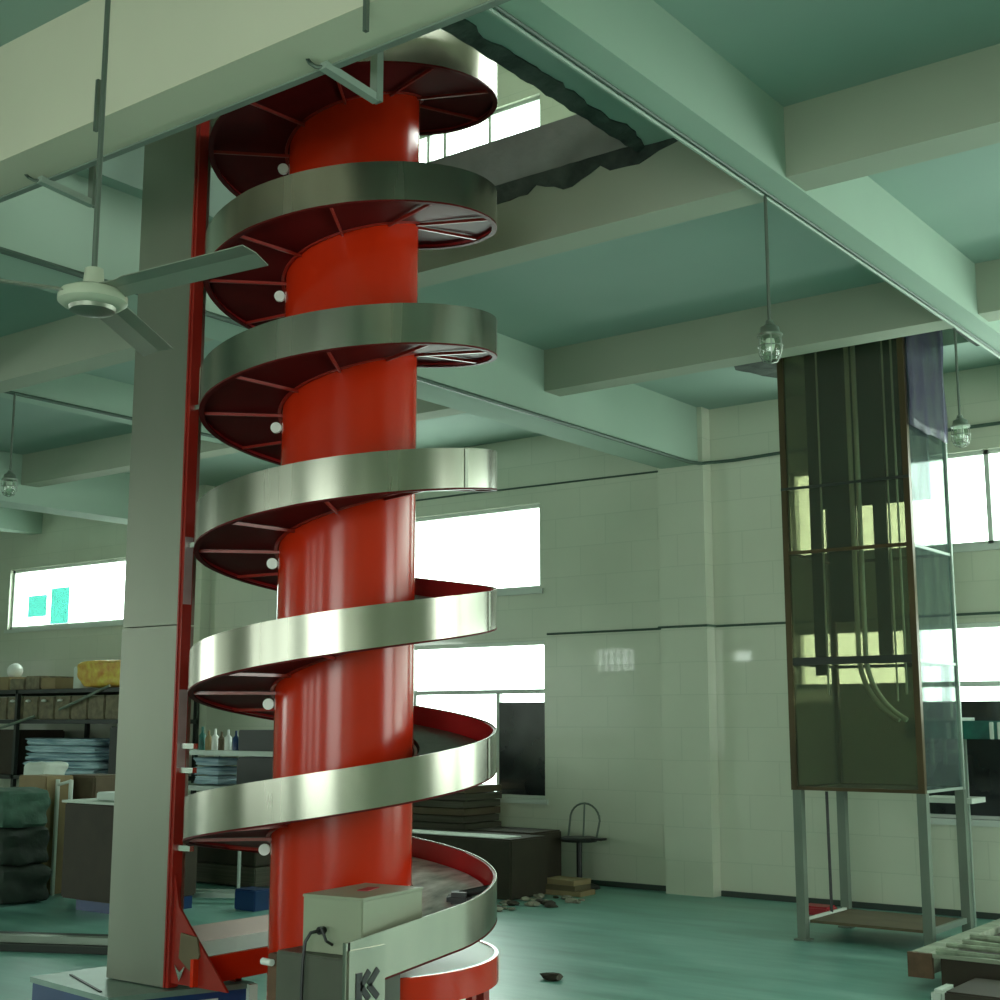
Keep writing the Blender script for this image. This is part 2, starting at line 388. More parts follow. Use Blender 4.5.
window(5, *WB[4], mull=((-3.42, .77, 1.86), (-2.4, .77, 2.36), (-.8, .77, 2.36), (.9, .77, 2.36)), trans=(1.86,), blank=((-4.1, -.82, .80, 1.72),))
fm_ = MB()
for x in (-17.12, -16.97, -16.8, -16.62, -16.42): fm_.ab((x - .03, YF - .12, 2.72), (x + .03, YF - .08, 3.2))
for z in (2.82, 3.05): fm_.ab((-17.3, YF - .13, z - .015), (-16.25, YF - .12, z + .015))
struct(fm_, 'window_7', 'frame')
window(8, *WB[7])
window(6, *WB[5], mull=((-9.6, 6.75, 8.31), (-9.35, 6.75, 8.31), (-8.7, 6.75, 8.31)), trans=(7.3,))

# ------------------------------------------------------------------ wall and ceiling conduits
def conduit(pts, r, m, label, seg=6):
    return tag(MB().tube(pts, r, seg).build('conduit_pipe', m, smooth=True), label, 'pipe')
conduit([(-7.9, YB - .02, 2.43), (-6.52, YB - .02, 2.43), (-6.51, YB - .17, 2.43), (-5.99, YB - .17, 2.43), (-5.98, YB - .02, 2.43), (-5.2, YB - .02, 2.43), (-.5, YB - .02, 2.43)], .012, 'conduit', 'dark green conduit along the tiled wall at lower window head height')
conduit([(-12.9, YB - .009, 3.98), (-9, YB - .009, 3.98), (-6.52, YB - .009, 3.96)], .010, 'conduit', 'thin conduit line along the wall above the upper middle window')
conduit([(-6.03, -1, 3.935), (-6.03, 8, 3.935), (-6.03, 10.9, 3.935), (-6.0, YB - .19, 3.945), (-5.75, YB - .03, 3.97), (-5.2, YB - .03, 3.985), (-2.8, YB - .03, 4.0)], .017, 'conduit', 'dark conduit under the middle ceiling beam, bending onto the wall at the corner pillar')
conduit([(-2.765, 3.45, 4.122), (-2.765, YB - .03, 4.122)], .008, 'conduit', 'dark conduit along the lower edge of the nearest long ceiling beam')
conduit([(-2.79, 3.45, 4.12), (-2.79, YB - .03, 4.12)], .011, 'conduitpale', 'pale conduit under the nearest long ceiling beam')
conduit([(-9.61, -1, 4.19), (-9.61, YB - .03, 4.19)], .016, 'conduit', 'dark conduit under the far left ceiling beam carrying a jar lamp')

# girder edge rail and its brackets
tag(MB().ab((-12, 3.362, 3.945), (1.5, 3.372, 3.995)).ab((-12, 3.34, 3.940), (1.5, 3.372, 3.949)).build('steel_rail', 'rail'), 'grey angle rail running under the far edge of the front girder', 'rail')
def bracket(x, xr, label, rod_z0, rod_z1):
    t = thing('hanging_bracket', label, 'bracket', (x, 3.4, 3.9), 'steel brackets on the front girder')
    yb = 3.58
    MB().bar((x - .02, 3.31, 3.935), (x, yb, 3.90), .035, .03).build('strut', 'rackpale', t)
    MB().bar((x, yb, 3.89), (x, yb, 4.5), .035, .035).build('post', 'rail', t)
    MB().bar((xr, 3.095, rod_z0), (xr, 3.095, rod_z1), .016, .016).build('wall_rod', 'rod', t)
    MB().tube([(x - .02, 3.32, 3.93), (x - .05, 3.30, 3.935), (x - .06, 3.28, 3.945), (x - .05, 3.26, 3.95)], .008, 6).build('hook', 'rod', t, True)
    return t
bracket(-5.055, -4.375, 'small grey hanging bracket under the front girder beside the ceiling fan rod', 3.89, 4.11)
bracket(-3.30, -2.906, 'small grey hanging bracket under the front girder in front of the spiral top', 3.84, 4.3)

# ------------------------------------------------------------------ spiral conveyor
CX, CY, RO, RI = -4.41, 4.63, .706, .322
PITCH, RH = .657, .182
A0 = math.atan2(-CY, -CX)                  # direction from spiral centre towards camera
ZF = 1.362                                  # rail top facing the camera on the lowest full turn
def ztop(a): return ZF + (a - A0) / (2 * PI) * PITCH
def hp(a, r, dz=0): return Vector((CX + r * math.cos(a), CY + r * math.sin(a), ztop(a) + dz))
AS = 0.0 - 2 * PI - 0.0                    # exit angle (pointing +X), one turn down
while ztop(AS) > .80: AS -= 2 * PI
while ztop(AS) < .60: AS += 2 * PI
AE = AS + 2 * PI * 7.3
N = 72
def angs(a, b): 
    n = max(2, int((b - a) / (2 * PI) * N)); return [a + (b - a) * i / n for i in range(n + 1)]
sp = thing('spiral_conveyor', 'tall spiral conveyor with red central column and stainless outer rail winding through the ceiling', 'conveyor', (CX, CY, 0))
MB().lathe([(0, .02), (RI, .02), (RI, 3.0), (RI, 6.5), (0, 6.5)], (CX, CY, 0), 96).build('central_column', 'red', sp, True)
MB().lathe([(0, 0), (RI + .09, 0), (RI + .09, .03), (0, .03)], (CX, CY, 0), 48).build('base_plate', 'redside', sp)
def wav(a): return .0034 * noise.noise(Vector((a * 4.3, 1.7, 0))) + .0017 * noise.noise(Vector((a * 12, 4, 0)))
tail = 9
def tailpts(r, dz, n=tail, L=.70):
    """straight run after the spiral's exit, towards -Y"""
    out = []
    for i in range(n, 0, -1):
        t = L * i / n
        out.append(Vector((CX + r, CY - t, ztop(AS) + dz - t * .105)))
    return out
def strip(a, b, prof, tail_on=True):
    """prof: list of (r, dz)"""
    rings = []
    if tail_on:
        for i in range(tail, 0, -1):
            t = .70 * i / tail
            rings.append([Vector((CX + r, CY - t, ztop(AS) + dz - t * .105)) for r, dz in prof])
    for x in angs(a, b):
        rings.append([hp(x, r + (wav(x) if r > .6 else 0), dz) for r, dz in prof])
    return rings
MB().sweep(strip(AS, AE, [(RO, 0), (RO + .004, 0), (RO + .004, -RH), (RO, -RH)])).build('outer_rail', 'steel', sp, True)
MB().sweep(strip(AS, AE, [(RO - .012, -.004), (RO, -.004), (RO, -RH + .006), (RO - .012, -RH + .006)])).build('rail_lining', 'redrail', sp, True)
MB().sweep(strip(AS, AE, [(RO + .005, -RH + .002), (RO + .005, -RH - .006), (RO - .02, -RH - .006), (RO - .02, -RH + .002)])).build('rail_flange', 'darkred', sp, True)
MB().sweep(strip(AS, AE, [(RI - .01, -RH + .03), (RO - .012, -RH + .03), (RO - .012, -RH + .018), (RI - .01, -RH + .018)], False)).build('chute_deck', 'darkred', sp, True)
MB().sweep(strip(AS + 1.2 * PI, AE, [(RI + .03, -RH + .09), (RO - .05, -RH + .09), (RO - .05, -RH + .03), (RI + .03, -RH + .03)], False)).build('chain_belt', 'chain', sp, True)
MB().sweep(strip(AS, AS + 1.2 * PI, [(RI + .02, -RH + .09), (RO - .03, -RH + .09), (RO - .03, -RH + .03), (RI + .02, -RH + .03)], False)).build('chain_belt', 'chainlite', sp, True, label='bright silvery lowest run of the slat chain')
MB().sweep(strip(AS, AE, [(RI + .006, -RH + .075), (RI + .02, -RH + .075), (RI + .02, -RH + .01), (RI + .006, -RH + .01)], False)).build('inner_guide', 'redside', sp, True)
a = AS + R(25)
k = 0
while a < AE - .1:
    mb = MB(); p = hp(a, RI - .01, -RH + .006); q = hp(a, RO - .005, -RH + .006)
    mb.bar(p, q, .010, .014); mb.build('support_arm', 'redside', sp)
    a += R(40)
for k in range(-1, 6):                                   # guide wheels left of the column
    a = A0 - R(96) + 2 * PI * k
    if ztop(a) < 1.0: continue
    p = hp(a, RI + .03, -RH - .03)
    d = Vector((-math.sin(a), math.cos(a), 0))
    MB().tube([p - d * .01, p + d * .01], .026, 20).build('guide_wheel', 'white', sp, True)
# rail joint straps
for a_ in (2.1 * PI, 3.15 * PI, 4.1 * PI, 6.0 * PI, 7.3 * PI, 8.6 * PI):
    a = AS + a_
    MB().sweep([[hp(x, RO + .005, -.004), hp(x, RO + .0075, -.004), hp(x, RO + .0075, -RH + .004), hp(x, RO + .005, -RH + .004)] for x in (a, a + .015, a + .03)]).build('joint_strap', 'casing', sp)
# low return tray at the foot
zr = .52
def ringpts(r, z, a0, a1, n=40): return [(CX + r * math.cos(a0 + (a1 - a0) * i / n), CY + r * math.sin(a0 + (a1 - a0) * i / n), z) for i in range(n + 1)]
def ann(mb, r0, r1, z0, z1, a0, a1, n=40):
    A = [ringpts(r, z, a0, a1, n) for r, z in ((r0, z0), (r1, z0), (r1, z1), (r0, z1))]
    mb.sweep([[A[j][i] for j in range(4)] for i in range(n + 1)]); return mb
ann(MB(), .33, RO - .006, zr - .03, zr, R(-58), R(100)).build('return_tray', 'whitebed', sp, True, label='white bed of the low return tray at the foot')
ann(MB(), RO - .006, RO + .012, zr - .115, zr + .004, R(-58), R(100)).build('tray_rim', 'red', sp, True)
# straight left run of the return tray
MB().ab((-5.30, 4.30, zr - .06), (-4.872, 5.6, zr - .03)).build('return_bed', 'whitebed', sp)
MB().ab((-4.872, 4.16, zr - .13), (-4.852, 5.3, zr - .012)).build('return_side', 'red', sp)
MB().ab((-5.315, 4.30, zr - .10), (-5.30, 5.6, zr + .05)).build('return_guard', 'pinkbed', sp)
for (px, py) in ((-4.0, 4.1), (-3.80, 4.9), (-4.1, 5.2), (-5.1, 5.3), (-4.95, 4.5)):
    MB().ab((px - .02, py - .02, 0), (px + .02, py + .02, zr - .05)).build('leg', 'redside', sp)
# end plate with the black mark at the mouth of the exit run
yt = CY - .70; ze = ztop(AS) - .0735
ep = MB().ab((CX + RO + .004, yt, .30), (CX + RO + .012, yt + .205, ze - .03)).build('end_plate', 'steel', sp)
MB().ab((CX + RO - .012, yt - .012, .12), (CX + RO + .004, yt + .012, ze)).build('end_post', 'steel', sp)
mk = MB(); fx = CX + RO + .0135
def stroke(y0, z0, y1, z1, w=.018): mk.bar((fx, y0, z0), (fx, y1, z1), w, .003, up=(1, 0, 0))
zc = .548; yk = yt + .055
stroke(yk, zc - .052, yk, zc + .052, .034)
stroke(yk + .012, zc, yk + .058, zc + .052, .026); stroke(yk + .012, zc, yk + .058, zc - .052, .026)
stroke(yk + .055, zc, yk + .108, zc + .052, .026); stroke(yk + .055, zc, yk + .108, zc - .052, .026)
mk.build('black_mark', 'black', ep)

# ------------------------------------------------------------------ stainless lift tower
TY = 4.17
tw = thing('lift_casing', 'tall narrow stainless lift casing with red side channel beside the spiral', 'conveyor casing', (-5.26, TY, .37))
MB().ab((-5.475, TY, .365), (-5.062, TY + .10, 2.0)).build('lower_panel', 'casing', tw)
MB().ab((-5.475, TY + .004, 2.006), (-5.062, TY + .10, 6.2)).build('upper_panel', 'casing', tw)
MB().ab((-5.056, TY + .004, .365), (-5.036, TY + .06, 6.2)).build('side_channel', 'redside', tw)
MB().ab((-5.062, TY - .004, .365), (-5.052, TY + .004, 6.2)).build('channel_lip', 'redside', tw)
for z in (.98, 1.33, 1.44, 2.38, 3.05, 3.7):
    MB().ab((-5.038, TY + .02, z - .012), (-4.94, TY + .045, z + .012)).build('tie_bracket', 'bolt', tw)
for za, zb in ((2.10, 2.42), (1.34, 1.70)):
    MB().ab((-5.037, TY + .006, za), (-5.0345, TY + .055, zb)).build('pale_strip', 'pinkstrip', tw, label='pale pinkish strip on the red channel')  # pale pinkish strips laid on the red channel
# triangular discharge chute at its foot
MB().prism([(-5.04, TY + .02, .88), (-5.0, TY + .02, .72), (-4.90, TY + .02, .62), (-4.66, TY + .02, .385), (-5.04, TY + .02, .385)], (0, .012, 0)).build('discharge_plate', 'redside', tw)
MB().prism([(-4.97, TY + .012, .61), (-4.86, TY + .012, .60), (-4.84, TY + .012, .52), (-4.90, TY + .012, .45), (-4.98, TY + .012, .50)], (0, .008, 0)).build('inspection_panel', 'board', tw)
MB().prism([(-5.0, TY + .006, .47), (-4.965, TY + .006, .44), (-4.93, TY + .006, .47), (-4.965, TY + .006, .40)], (0, .006, 0)).build('corner_clip', 'bolt', tw)

# blue plinth under it
pl = thing('steel_plinth', 'low blue machine plinth with grey-green top under the stainless casing', 'plinth', (-5.3, 4.25, 0))
rot = Matrix.Rotation(R(6), 4, 'Z')
quad = [(-5.79, 3.99), (-5.10, 3.905), (-4.87, 4.52), (-5.70, 4.62)]
MB().prism([(x, y, .0) for x, y in quad], (0, 0, .335)).build('body', 'blue', pl)
c = [sum(q[i] for q in quad) / 4 for i in (0, 1)]
q2 = [(c[0] + (x - c[0]) * 1.03, c[1] + (y - c[1]) * 1.03) for x, y in quad]
MB().prism([(x, y, .335) for x, y in q2], (0, 0, .025)).build('top_plate', 'platetop', pl)
MB().bar((-5.68, 4.12, .362), (-5.22, 3.95, .362), .012, .006).build('groove_strip', 'black', pl)
pdir = Vector((-4.87 + 5.10, 4.52 - 3.905, 0)).normalized(); pn = Vector((pdir.y, -pdir.x, 0))
p0 = Vector((-5.10, 3.905, .28)) + pdir * .30 + pn * .003
MB().bar(p0, p0 + pdir * .2, .05, .004, up=pn).build('pale_slot', 'paper', pl)
p1 = Vector((-4.87, 4.52, .18)) + pn * .02
MB().box((p1.x, p1.y, .18), (.04, .04, .35), math.atan2(pdir.y, pdir.x)).build('corner_post', 'paper', pl)

# control box and drive housing by the spiral's mouth
cb = thing('control_box', 'beige control box on top of the dark drive housing at the spiral foot', 'control box', (-3.9, 4.12, .62))
ang = R(7)
rz = Matrix.Rotation(ang, 4, 'Z')
MB().box((-3.925, 4.26, .748), (.295, .43, .213), rz, .004).build('housing', 'boxgrey', cb)
MB().box((-3.925, 4.26, .858), (.301, .436, .012), rz, .003).build('lid', 'boxgrey', cb)
MB().box((-3.93, 4.29, .866), (.05, .12, .003), Matrix.Rotation(R(20), 4, 'Z')).build('sticker', 'redthing', cb)
MB().tube([(-3.94, 4.045, .73), (-3.94, 4.015, .73)], .016, 12).build('cable_gland', 'black', cb, True)
MB().tube([(-3.94, 4.015, .73), (-3.955, 3.985, .725), (-3.97, 3.97, .69), (-3.975, 3.965, .62), (-3.975, 3.96, .50), (-3.98, 3.965, .3), (-3.98, 3.97, .05)], .007, 8).build('power_cable', 'black', cb, True)
MB().tube([(-3.94, 4.03, .74), (-3.90, 3.99, .745), (-3.875, 3.99, .70), (-3.88, 4.03, .68)], .006, 8).build('loop_cable', 'black', cb, True)
dh = thing('drive_housing', 'dark olive drive housing under the beige control box', 'machine housing', (-3.95, 4.15, 0))
MB().ab((-4.15, 3.985, .0), (-3.735, 4.28, .64), .006).build('housing', 'boxdark', dh)
MB().ab((-4.215, 4.0, 0), (-4.155, 4.06, .62), .006).build('side_post', 'woodend', dh)
MB().tube([(-4.225, 3.985, .59), (-4.165, 3.98, .59)], .014, 12).build('knob', 'white', dh, True)

ck = MB().box((-3.95, 4.92, .765), (.11, .15, .06), Matrix.Rotation(R(35), 4, 'Z'), .02).tube([(-3.95, 4.92, .78), (-3.87, 5.0, .80), (-3.83, 5.03, .81)], .018, 8)
tag(ck.build('black_clamp', 'black', smooth=True), 'small black clamp lying on the silvery lowest chain run of the spiral', 'clamp')

# ------------------------------------------------------------------ ceiling fan
FX, FY, FZ = -3.436, 2.451, 2.85
fan = thing('ceiling_fan', 'three-blade ceiling fan with cream hub hanging on a long rod in front of the casing', 'fan', (FX, FY, FZ))
MB().tube([(FX, FY, FZ + .05), (FX, FY, 4.5)], .009, 10).build('down_rod', 'rod', fan, True)
MB().lathe([(0, .09), (.028, .09), (.034, .03), (.034, .02), (0, .02)], (FX, FY, FZ), 24).build('canopy', 'fanw', fan, True)
MB().lathe([(0, .03), (.07, .028), (.098, .015), (.105, 0), (.105, -.018), (.09, -.03), (.075, -.034), (.0, -.034)], (FX, FY, FZ), 40).build('motor_housing', 'fanw', fan, True)
MB().lathe([(0, -.03), (.072, -.034), (.068, -.046), (.035, -.056), (0, -.058)], (FX, FY, FZ), 32).build('hub_cover', 'casing', fan, True)
for aa in (5, 124, 244):
    a = R(aa); d = Vector((math.cos(a), math.sin(a), 0)); s_ = Vector((-d.y, d.x, 0)); rings = []
    for r, w in ((.07, .045), (.14, .042), (.18, .050), (.45, .052), (.67, .054)):
        cpt = Vector((FX, FY, FZ + .01)) + d * r
        tilt = -.25
        rings.append([cpt + s_ * w + Vector((0, 0, w * tilt)), cpt + Vector((0, 0, .008)), cpt - s_ * w - Vector((0, 0, w * tilt)),
                      cpt - s_ * w - Vector((0, 0, w * tilt + .003)), cpt + Vector((0, 0, .004)), cpt + s_ * w + Vector((0, 0, w * tilt - .003))])
    MB().sweep(rings).build('blade', 'fanb', fan)

# ------------------------------------------------------------------ caged jar lamps
def lamp(x, y, zc, zt, label):
    t = thing('pendant_lamp', label, 'lamp', (x, y, zc), 'caged jar lamps hanging from the beams')
    MB().tube([(x, y, zc + .11), (x, y, zt)], .009, 8).build('hanging_rod', 'rod', t, True)
    MB().lathe([(0, .125), (.018, .12), (.022, .10), (.045, .085), (.05, .06), (.062, .05), (.062, .04), (0, .04)], (x, y, zc), 24).build('lamp_cap', 'cage', t, True)
    MB().lathe([(.042, .04), (.046, 0), (.043, -.05), (.028, -.075), (0, -.082)], (x, y, zc), 24).build('glass_jar', 'lampglass', t, True)
    MB().lathe([(0, .03), (.02, .028), (.024, .0), (.016, -.03), (0, -.036)], (x, y, zc), 16).build('bulb', 'white', t, True)
    mb = MB()
    for k in range(6):
        a = k * PI / 3; c_, s_ = math.cos(a), math.sin(a)
        mb.tube([(x + .058 * c_, y + .058 * s_, zc + .045), (x + .06 * c_, y + .06 * s_, zc - .04), (x + .038 * c_, y + .038 * s_, zc - .082), (x, y, zc - .094)], .0028, 5)
    for rr, zz in ((.0605, -.01), (.05, -.065)):
        mb.tube([(x + rr * math.cos(k * PI / 10), y + rr * math.sin(k * PI / 10), zc + zz) for k in range(21)], .0028, 5)
    mb.build('wire_cage', 'cage', t, True)
    return t
lamp(-2.78, 5.85, 3.357, 4.13, 'caged jar lamp on a rod below the nearest beam, left of the smoked duct')
lamp(-2.80, 8.68, 3.406, 4.13, 'caged jar lamp hanging in front of the upper right window')
lamp(-9.60, 6.15, 3.43, 4.19, 'caged jar lamp at far left of the picture')

# ------------------------------------------------------------------ smoked duct
DX0, DX1, DY0, DY1 = -4.395, -3.40, 9.35, 10.2
du = thing('smoked_duct', 'tall smoked acrylic chute cabinet on grey legs reaching into the ceiling at right', 'chute cabinet', ((DX0 + DX1) / 2, (DY0 + DY1) / 2, 0))
def post(x, y, z0, z1, m='goldframe', w=.045, name='corner_post', lab=None): return MB().ab((x, y, z0), (x + w, y + w, z1)).build(name, m, du)
post(DX0, DY0, 1.06, 5.2); post(DX1 - .045, DY0, 1.06, 5.2)
post(DX0, DY1 - .045, 1.06, 5.2); post(DX1 - .03, DY1 - .03, 1.06, 5.2, 'rackpale', .03)
for z, m in ((1.06, 'goldframe'), (1.965, 'darksheet'), (2.79, 'goldframe')):
    h = .055 if z > 1.9 and z < 2 else .025
    MB().ab((DX0 + .045, DY0 + .005, z), (DX1 - .045, DY0 + .03, z + h)).build('cross_rail', m, du)
    MB().ab((DX0 + .045, DY1 - .03, z), (DX1 - .03, DY1 - .005, z + .025)).build('cross_rail', m, du)
    MB().ab((DX0 + .01, DY0 + .045, z), (DX0 + .035, DY1 - .045, z + .025)).build('cross_rail', m, du)
    MB().ab((DX1 - .03, DY0 + .045, z), (DX1 - .01, DY1 - .03, z + .02)).build('cross_rail', 'rackpale', du)
MB().ab((DX0 + .04, DY0 + .012, 1.08), (DX1 - .04, DY0 + .018, 5.2)).build('front_pane', 'smoke', du)
MB().ab((DX0 + .04, DY1 - .018, 1.08), (DX1 - .03, DY1 - .012, 5.2)).build('back_pane', 'smoke', du)
MB().ab((DX0 + .016, DY0 + .04, 1.08), (DX0 + .022, DY1 - .04, 5.2)).build('side_pane', 'smoke', du)
MB().ab((DX1 - .02, DY0 + .045, 1.08), (DX1 - .014, DY1 - .03, 5.2)).build('side_pane', 'sideacryl', du, label='hazy clear side pane')
MB().ab((DX0 + .04, DY0 + .04, 1.06), (DX1 - .04, DY1 - .04, 1.075)).build('bottom_panel', 'darksheet', du)
MB().ab((DX0, DY0 - .004, 3.28), (DX1, DY0 + .004, 3.30)).build('joint_strip', 'darksheet', du)
# inner chute: curved sheets and rails
def chute_path(x, y, zt=5.2, zb=2.05, rad=.42, n=14):
    pts = [(x, y, zt), (x, y, 3.4), (x, y, zb)]
    for i in range(1, n + 1):
        a = i / n * R(62); pts.append((x + rad * (1 - math.cos(a)), y, zb - rad * math.sin(a)))
    return pts
def curved_sheet(x, w, y0, y1, name, m, rad, zb=2.05):
    pl_ = chute_path(x, 0, rad=rad, zb=zb); rings = []
    for p in pl_:
        if p[0] > DX1 - .06: break
        rings.append([(p[0], y0, p[2]), (p[0] + w, y0, p[2]), (p[0] + w, y1, p[2]), (p[0], y1, p[2])])
    MB().sweep(rings).build(name, m, du, True)
MB().ab((-4.36, 9.78, 1.9), (-4.26, 9.80, 5.0)).build('guide_sheet', 'darksheet', du)
MB().ab((-4.21, 9.78, 2.3), (-3.985, 9.80, 5.0)).build('guide_sheet', 'darksheet', du)
MB().ab((-3.85, 9.78, 1.98), (-3.745, 9.80, 5.0)).build('guide_sheet', 'darksheet', du)
MB().ab((-4.56 + .25, 9.9, 3.2), (-3.45, 9.93, 5.0)).build('hood_sheet', 'darksheet', du)
for dx in (0, .055):
    MB().tube([q for q in chute_path(-3.985 + dx, 9.72, zt=4.9, rad=.55, zb=2.05) if q[0] < DX1 - .05], .019, 10).build('chute_rail', 'chrome', du, True)
MB().tube([(-3.70, 9.72, 1.7), (-3.70, 9.72, 4.9)], .008, 8).build('chute_rail', 'chrome', du, True)
MB().tube([(-3.63, 9.72, 1.75), (-3.63, 9.72, 4.9)], .009, 8).build('chute_rail', 'chrome', du, True)
MB().tube([(-4.235, 9.72, 1.75), (-4.235, 9.72, 4.9)], .008, 8).build('chute_rail', 'chrome', du, True)
# legs and foot board
for (x, y) in ((DX0 + .01, DY0), (DX0 + .01, DY1 - .07), (DX1 - .06, DY0), (DX1 - .06, DY1 - .07)):
    MB().ab((x, y, 0), (x + .065, y + .065, 1.06)).build('leg', 'legsteel', du)
    MB().ab((x - .02, y - .02, 0), (x + .085, y + .085, .012)).build('foot_plate', 'legsteel', du)
MB().ab((DX0 + .08, DY0 + .07, .12), (DX1 - .06, DY1 - .05, .14)).build('foot_board', 'board', du)
MB().ab((DX0 + .03, DY0 + .065, .11), (DX0 + .06, DY1 - .07, .15)).build('foot_rail', 'paper', du)
MB().ab((DX1 - .05, DY0 + .065, .11), (DX1 - .02, DY1 - .07, .15)).build('foot_rail', 'rail', du)
# film wrapped round its top right side
mb = MB(); rings = []
for i in range(15):
    z = 4.95 - i * .092
    yy = [DY0 + .02 + k * (DY1 - DY0 - .06) / 9 for k in range(10)]
    rings.append([(DX1 + .03 + .022 * noise.noise(Vector((y_ * 6, z * 3, 1))) - .012, y_, z + (.05 * noise.noise(Vector((y_ * 5, 3, 2))) if i == 14 else 0)) for y_ in yy])
mb.sweep(rings, closed=False); fl = mb.build('plastic_film', 'film', du, True)
fm = fl.modifiers.new('thickness', 'SOLIDIFY'); fm.thickness = .002
# rod and red block below
tag(MB().tube([(-4.34, 9.86, .145), (-4.345, 9.86, 1.03)], .012, 8).build('black_rod', 'black', smooth=True), 'thin black rod standing under the smoked cabinet on its foot board', 'rod')
tag(MB().ab((-4.95, 10.6, 0), (-4.70, 10.8, .07), .015).build('red_block', 'redthing'), 'small red block on the floor by the wall behind the smoked cabinet', 'block')

# ------------------------------------------------------------------ rack below the right window
rk = thing('tool_rack', 'teal topped rack with hanging pale clips standing below the right window', 'rack', (-3.2, 10.8, 0))
for x in (-3.93, -3.58, -2.4): 
    MB().ab((x, 10.7, 0), (x + .03, 10.73, 1.5)).build('post', 'rackpale', rk)
MB().ab((-3.70, 10.66, 1.5), (-3.64, 10.72, 2.0)).build('upright', 'rackpale', rk)
MB().bar((-4.15, 10.7, 2.05), (-3.67, 10.7, 1.985), .03, .02).build('arm', 'rackpale', rk)
MB().ab((-4.0, 10.62, 1.42), (-2.3, 10.95, 1.56), .01).build('top_box', 'teal', rk)
MB().ab((-4.0, 10.60, 1.56), (-3.55, 10.95, 1.585)).build('top_tray', 'rackpale', rk)
MB().ab((-3.9, 10.62, .93), (-3.5, 10.95, .97)).build('shelf', 'paper', rk)
for x in (-3.80, -3.70, -3.33, -3.27, -3.2):
    MB().ab((x, 10.60, 1.22 if x < -3.5 else 1.42), (x + .03, 10.62, 1.42 if x < -3.5 else 1.55), .004).build('clip', 'paper', rk)
MB().ab((-3.92, 10.64, 1.31), (-3.55, 10.66, 1.335)).build('clip_bar', 'rackpale', rk)

# ------------------------------------------------------------------ pallet at right
pa = thing('wooden_pallet', 'low wooden crate base with pale slats at lower right on the floor', 'pallet', (-2.5, 8.9, 0))
def pbar(a, b, w, h, name, m): return MB().bar(a, b, w, h).build(name, m, pa)
PX, PY = -3.07, 8.08      # front left corner
zt_ = .20
pbar((PX + .05, PY, .15), (PX + .05, PY + 1.9, .15), .10, .13, 'side_beam', 'wood')
MB().ab((PX - .012, PY - .03, .075), (PX + .135, PY, .215)).build('end_block', 'woodend', pa)
for y in (PY + .02, PY + .75, PY + 1.3, PY + 1.85):
    pbar((PX + .13, y, .205), (PX + 2.0, y, .205), .075, .022, 'slat', 'wood')
MB().ab((PX + .14, PY + .10, .0), (PX + 1.9, PY + 1.75, .185)).build('gap_fill', 'card', pa)  # dark fill added under the slats; gap shade put into its colour
for i in range(4):
    y = PY - .02 + i * .19 + random.uniform(-.02, .02); x0_ = PX + .15 + random.uniform(0, .10)
    pts = [(x0_ + k * .3, y + .02 * noise.noise(Vector((k, i, 0))), .236 + .008 * (i % 2) + .012 * noise.noise(Vector((k * 2, i, 5)))) for k in range(7)]
    tag(MB().tube(pts, [random.uniform(.012, .024) for _ in pts], 8).build('wooden_stick', 'bark', smooth=True), 'pale rough wooden stick lying on the pallet at lower right', 'stick', 'sticks on the wooden pallet')
bx = MB().ab((-2.66, 7.45, 0), (-1.9, 7.95, .13), .01).build('dark_crate', 'card'); tag(bx, 'low dark crate in front of the wooden pallet at lower right corner', 'crate')
tag(MB().ab((-2.80, 7.62, 0), (-2.72, 7.85, .10), .02).build('white_bag', 'paper', smooth=True), 'small white bag on the floor beside the low dark crate', 'bag')

# ------------------------------------------------------------------ things on the floor right of the spiral
for k in range(13):
    j = random.uniform(-.03, .03); h = .072
    tag(MB().ab((-9.43 + j, 10.5 + abs(j), k * h), (-8.39 + j, 11.1, k * h + h - .008), .004).build('dark_board', 'olive' if k % 3 else 'card2'), 'dark brown board of the tall stack under the middle window behind the spiral', 'board', 'dark boards stacked under the middle window')
def carton(x0, x1, y0, y1, z, m, label, sheet=True, name='large_carton'):
    t = thing(name, label, 'carton', ((x0 + x1) / 2, (y0 + y1) / 2, 0))
    MB().ab((x0, y0, 0), (x1, y1, z), .015).build('body', m, t)
    if sheet: MB().ab((x0 + .05, y0 + .04, z), (x1 - .12, y1 - .25, z + .008)).build('cover_sheet', 'paper', t)
    return t
carton(-8.9, -7.33, 9.85, 10.42, .52, 'card', 'dark brown carton with white sheet on top, right of the spiral')
carton(-8.32, -7.55, 10.46, 10.97, .53, 'card', 'dark brown carton against the wall beside the swivel stool', False)
for i, (x, y, w, z, lab) in enumerate(((-7.22, 10.52, .5, 0, 'bottom plank of the small stack by the stool'), (-7.24, 10.51, .46, .046, 'middle plank of the small stack by the stool'), (-7.2, 10.53, .36, .092, 'top plank of the small stack by the stool'))):
    tag(MB().box((x, y, z + .025), (w, .26, .045), R(3 - 3 * i)).build('wood_plank', 'tan' if i != 1 else 'board'), lab, 'plank', 'planks stacked by the stool')
for i in range(30):
    x = -7.02 + random.uniform(-.24, .25); y = 9.75 + random.uniform(-.55, .5)
    s = random.uniform(.02, .055)
    b = MB(); bmesh.ops.create_icosphere(b.bm, subdivisions=2, radius=s)
    for v in b.bm.verts: v.co = Vector((v.co.x * 1.3, v.co.y, v.co.z * .45)) * (1 + .5 * noise.noise(v.co * 25 + Vector((i, 0, 0)))) + Vector((x, y, s * .4))
    tag(b.build('rubbish_scrap', 'crumb' if i % 3 else 'card'), 'small scrap of rubbish on the floor right of the spiral foot', 'rubbish', 'scraps on the floor')
b = MB(); bmesh.ops.create_icosphere(b.bm, subdivisions=2, radius=.05)
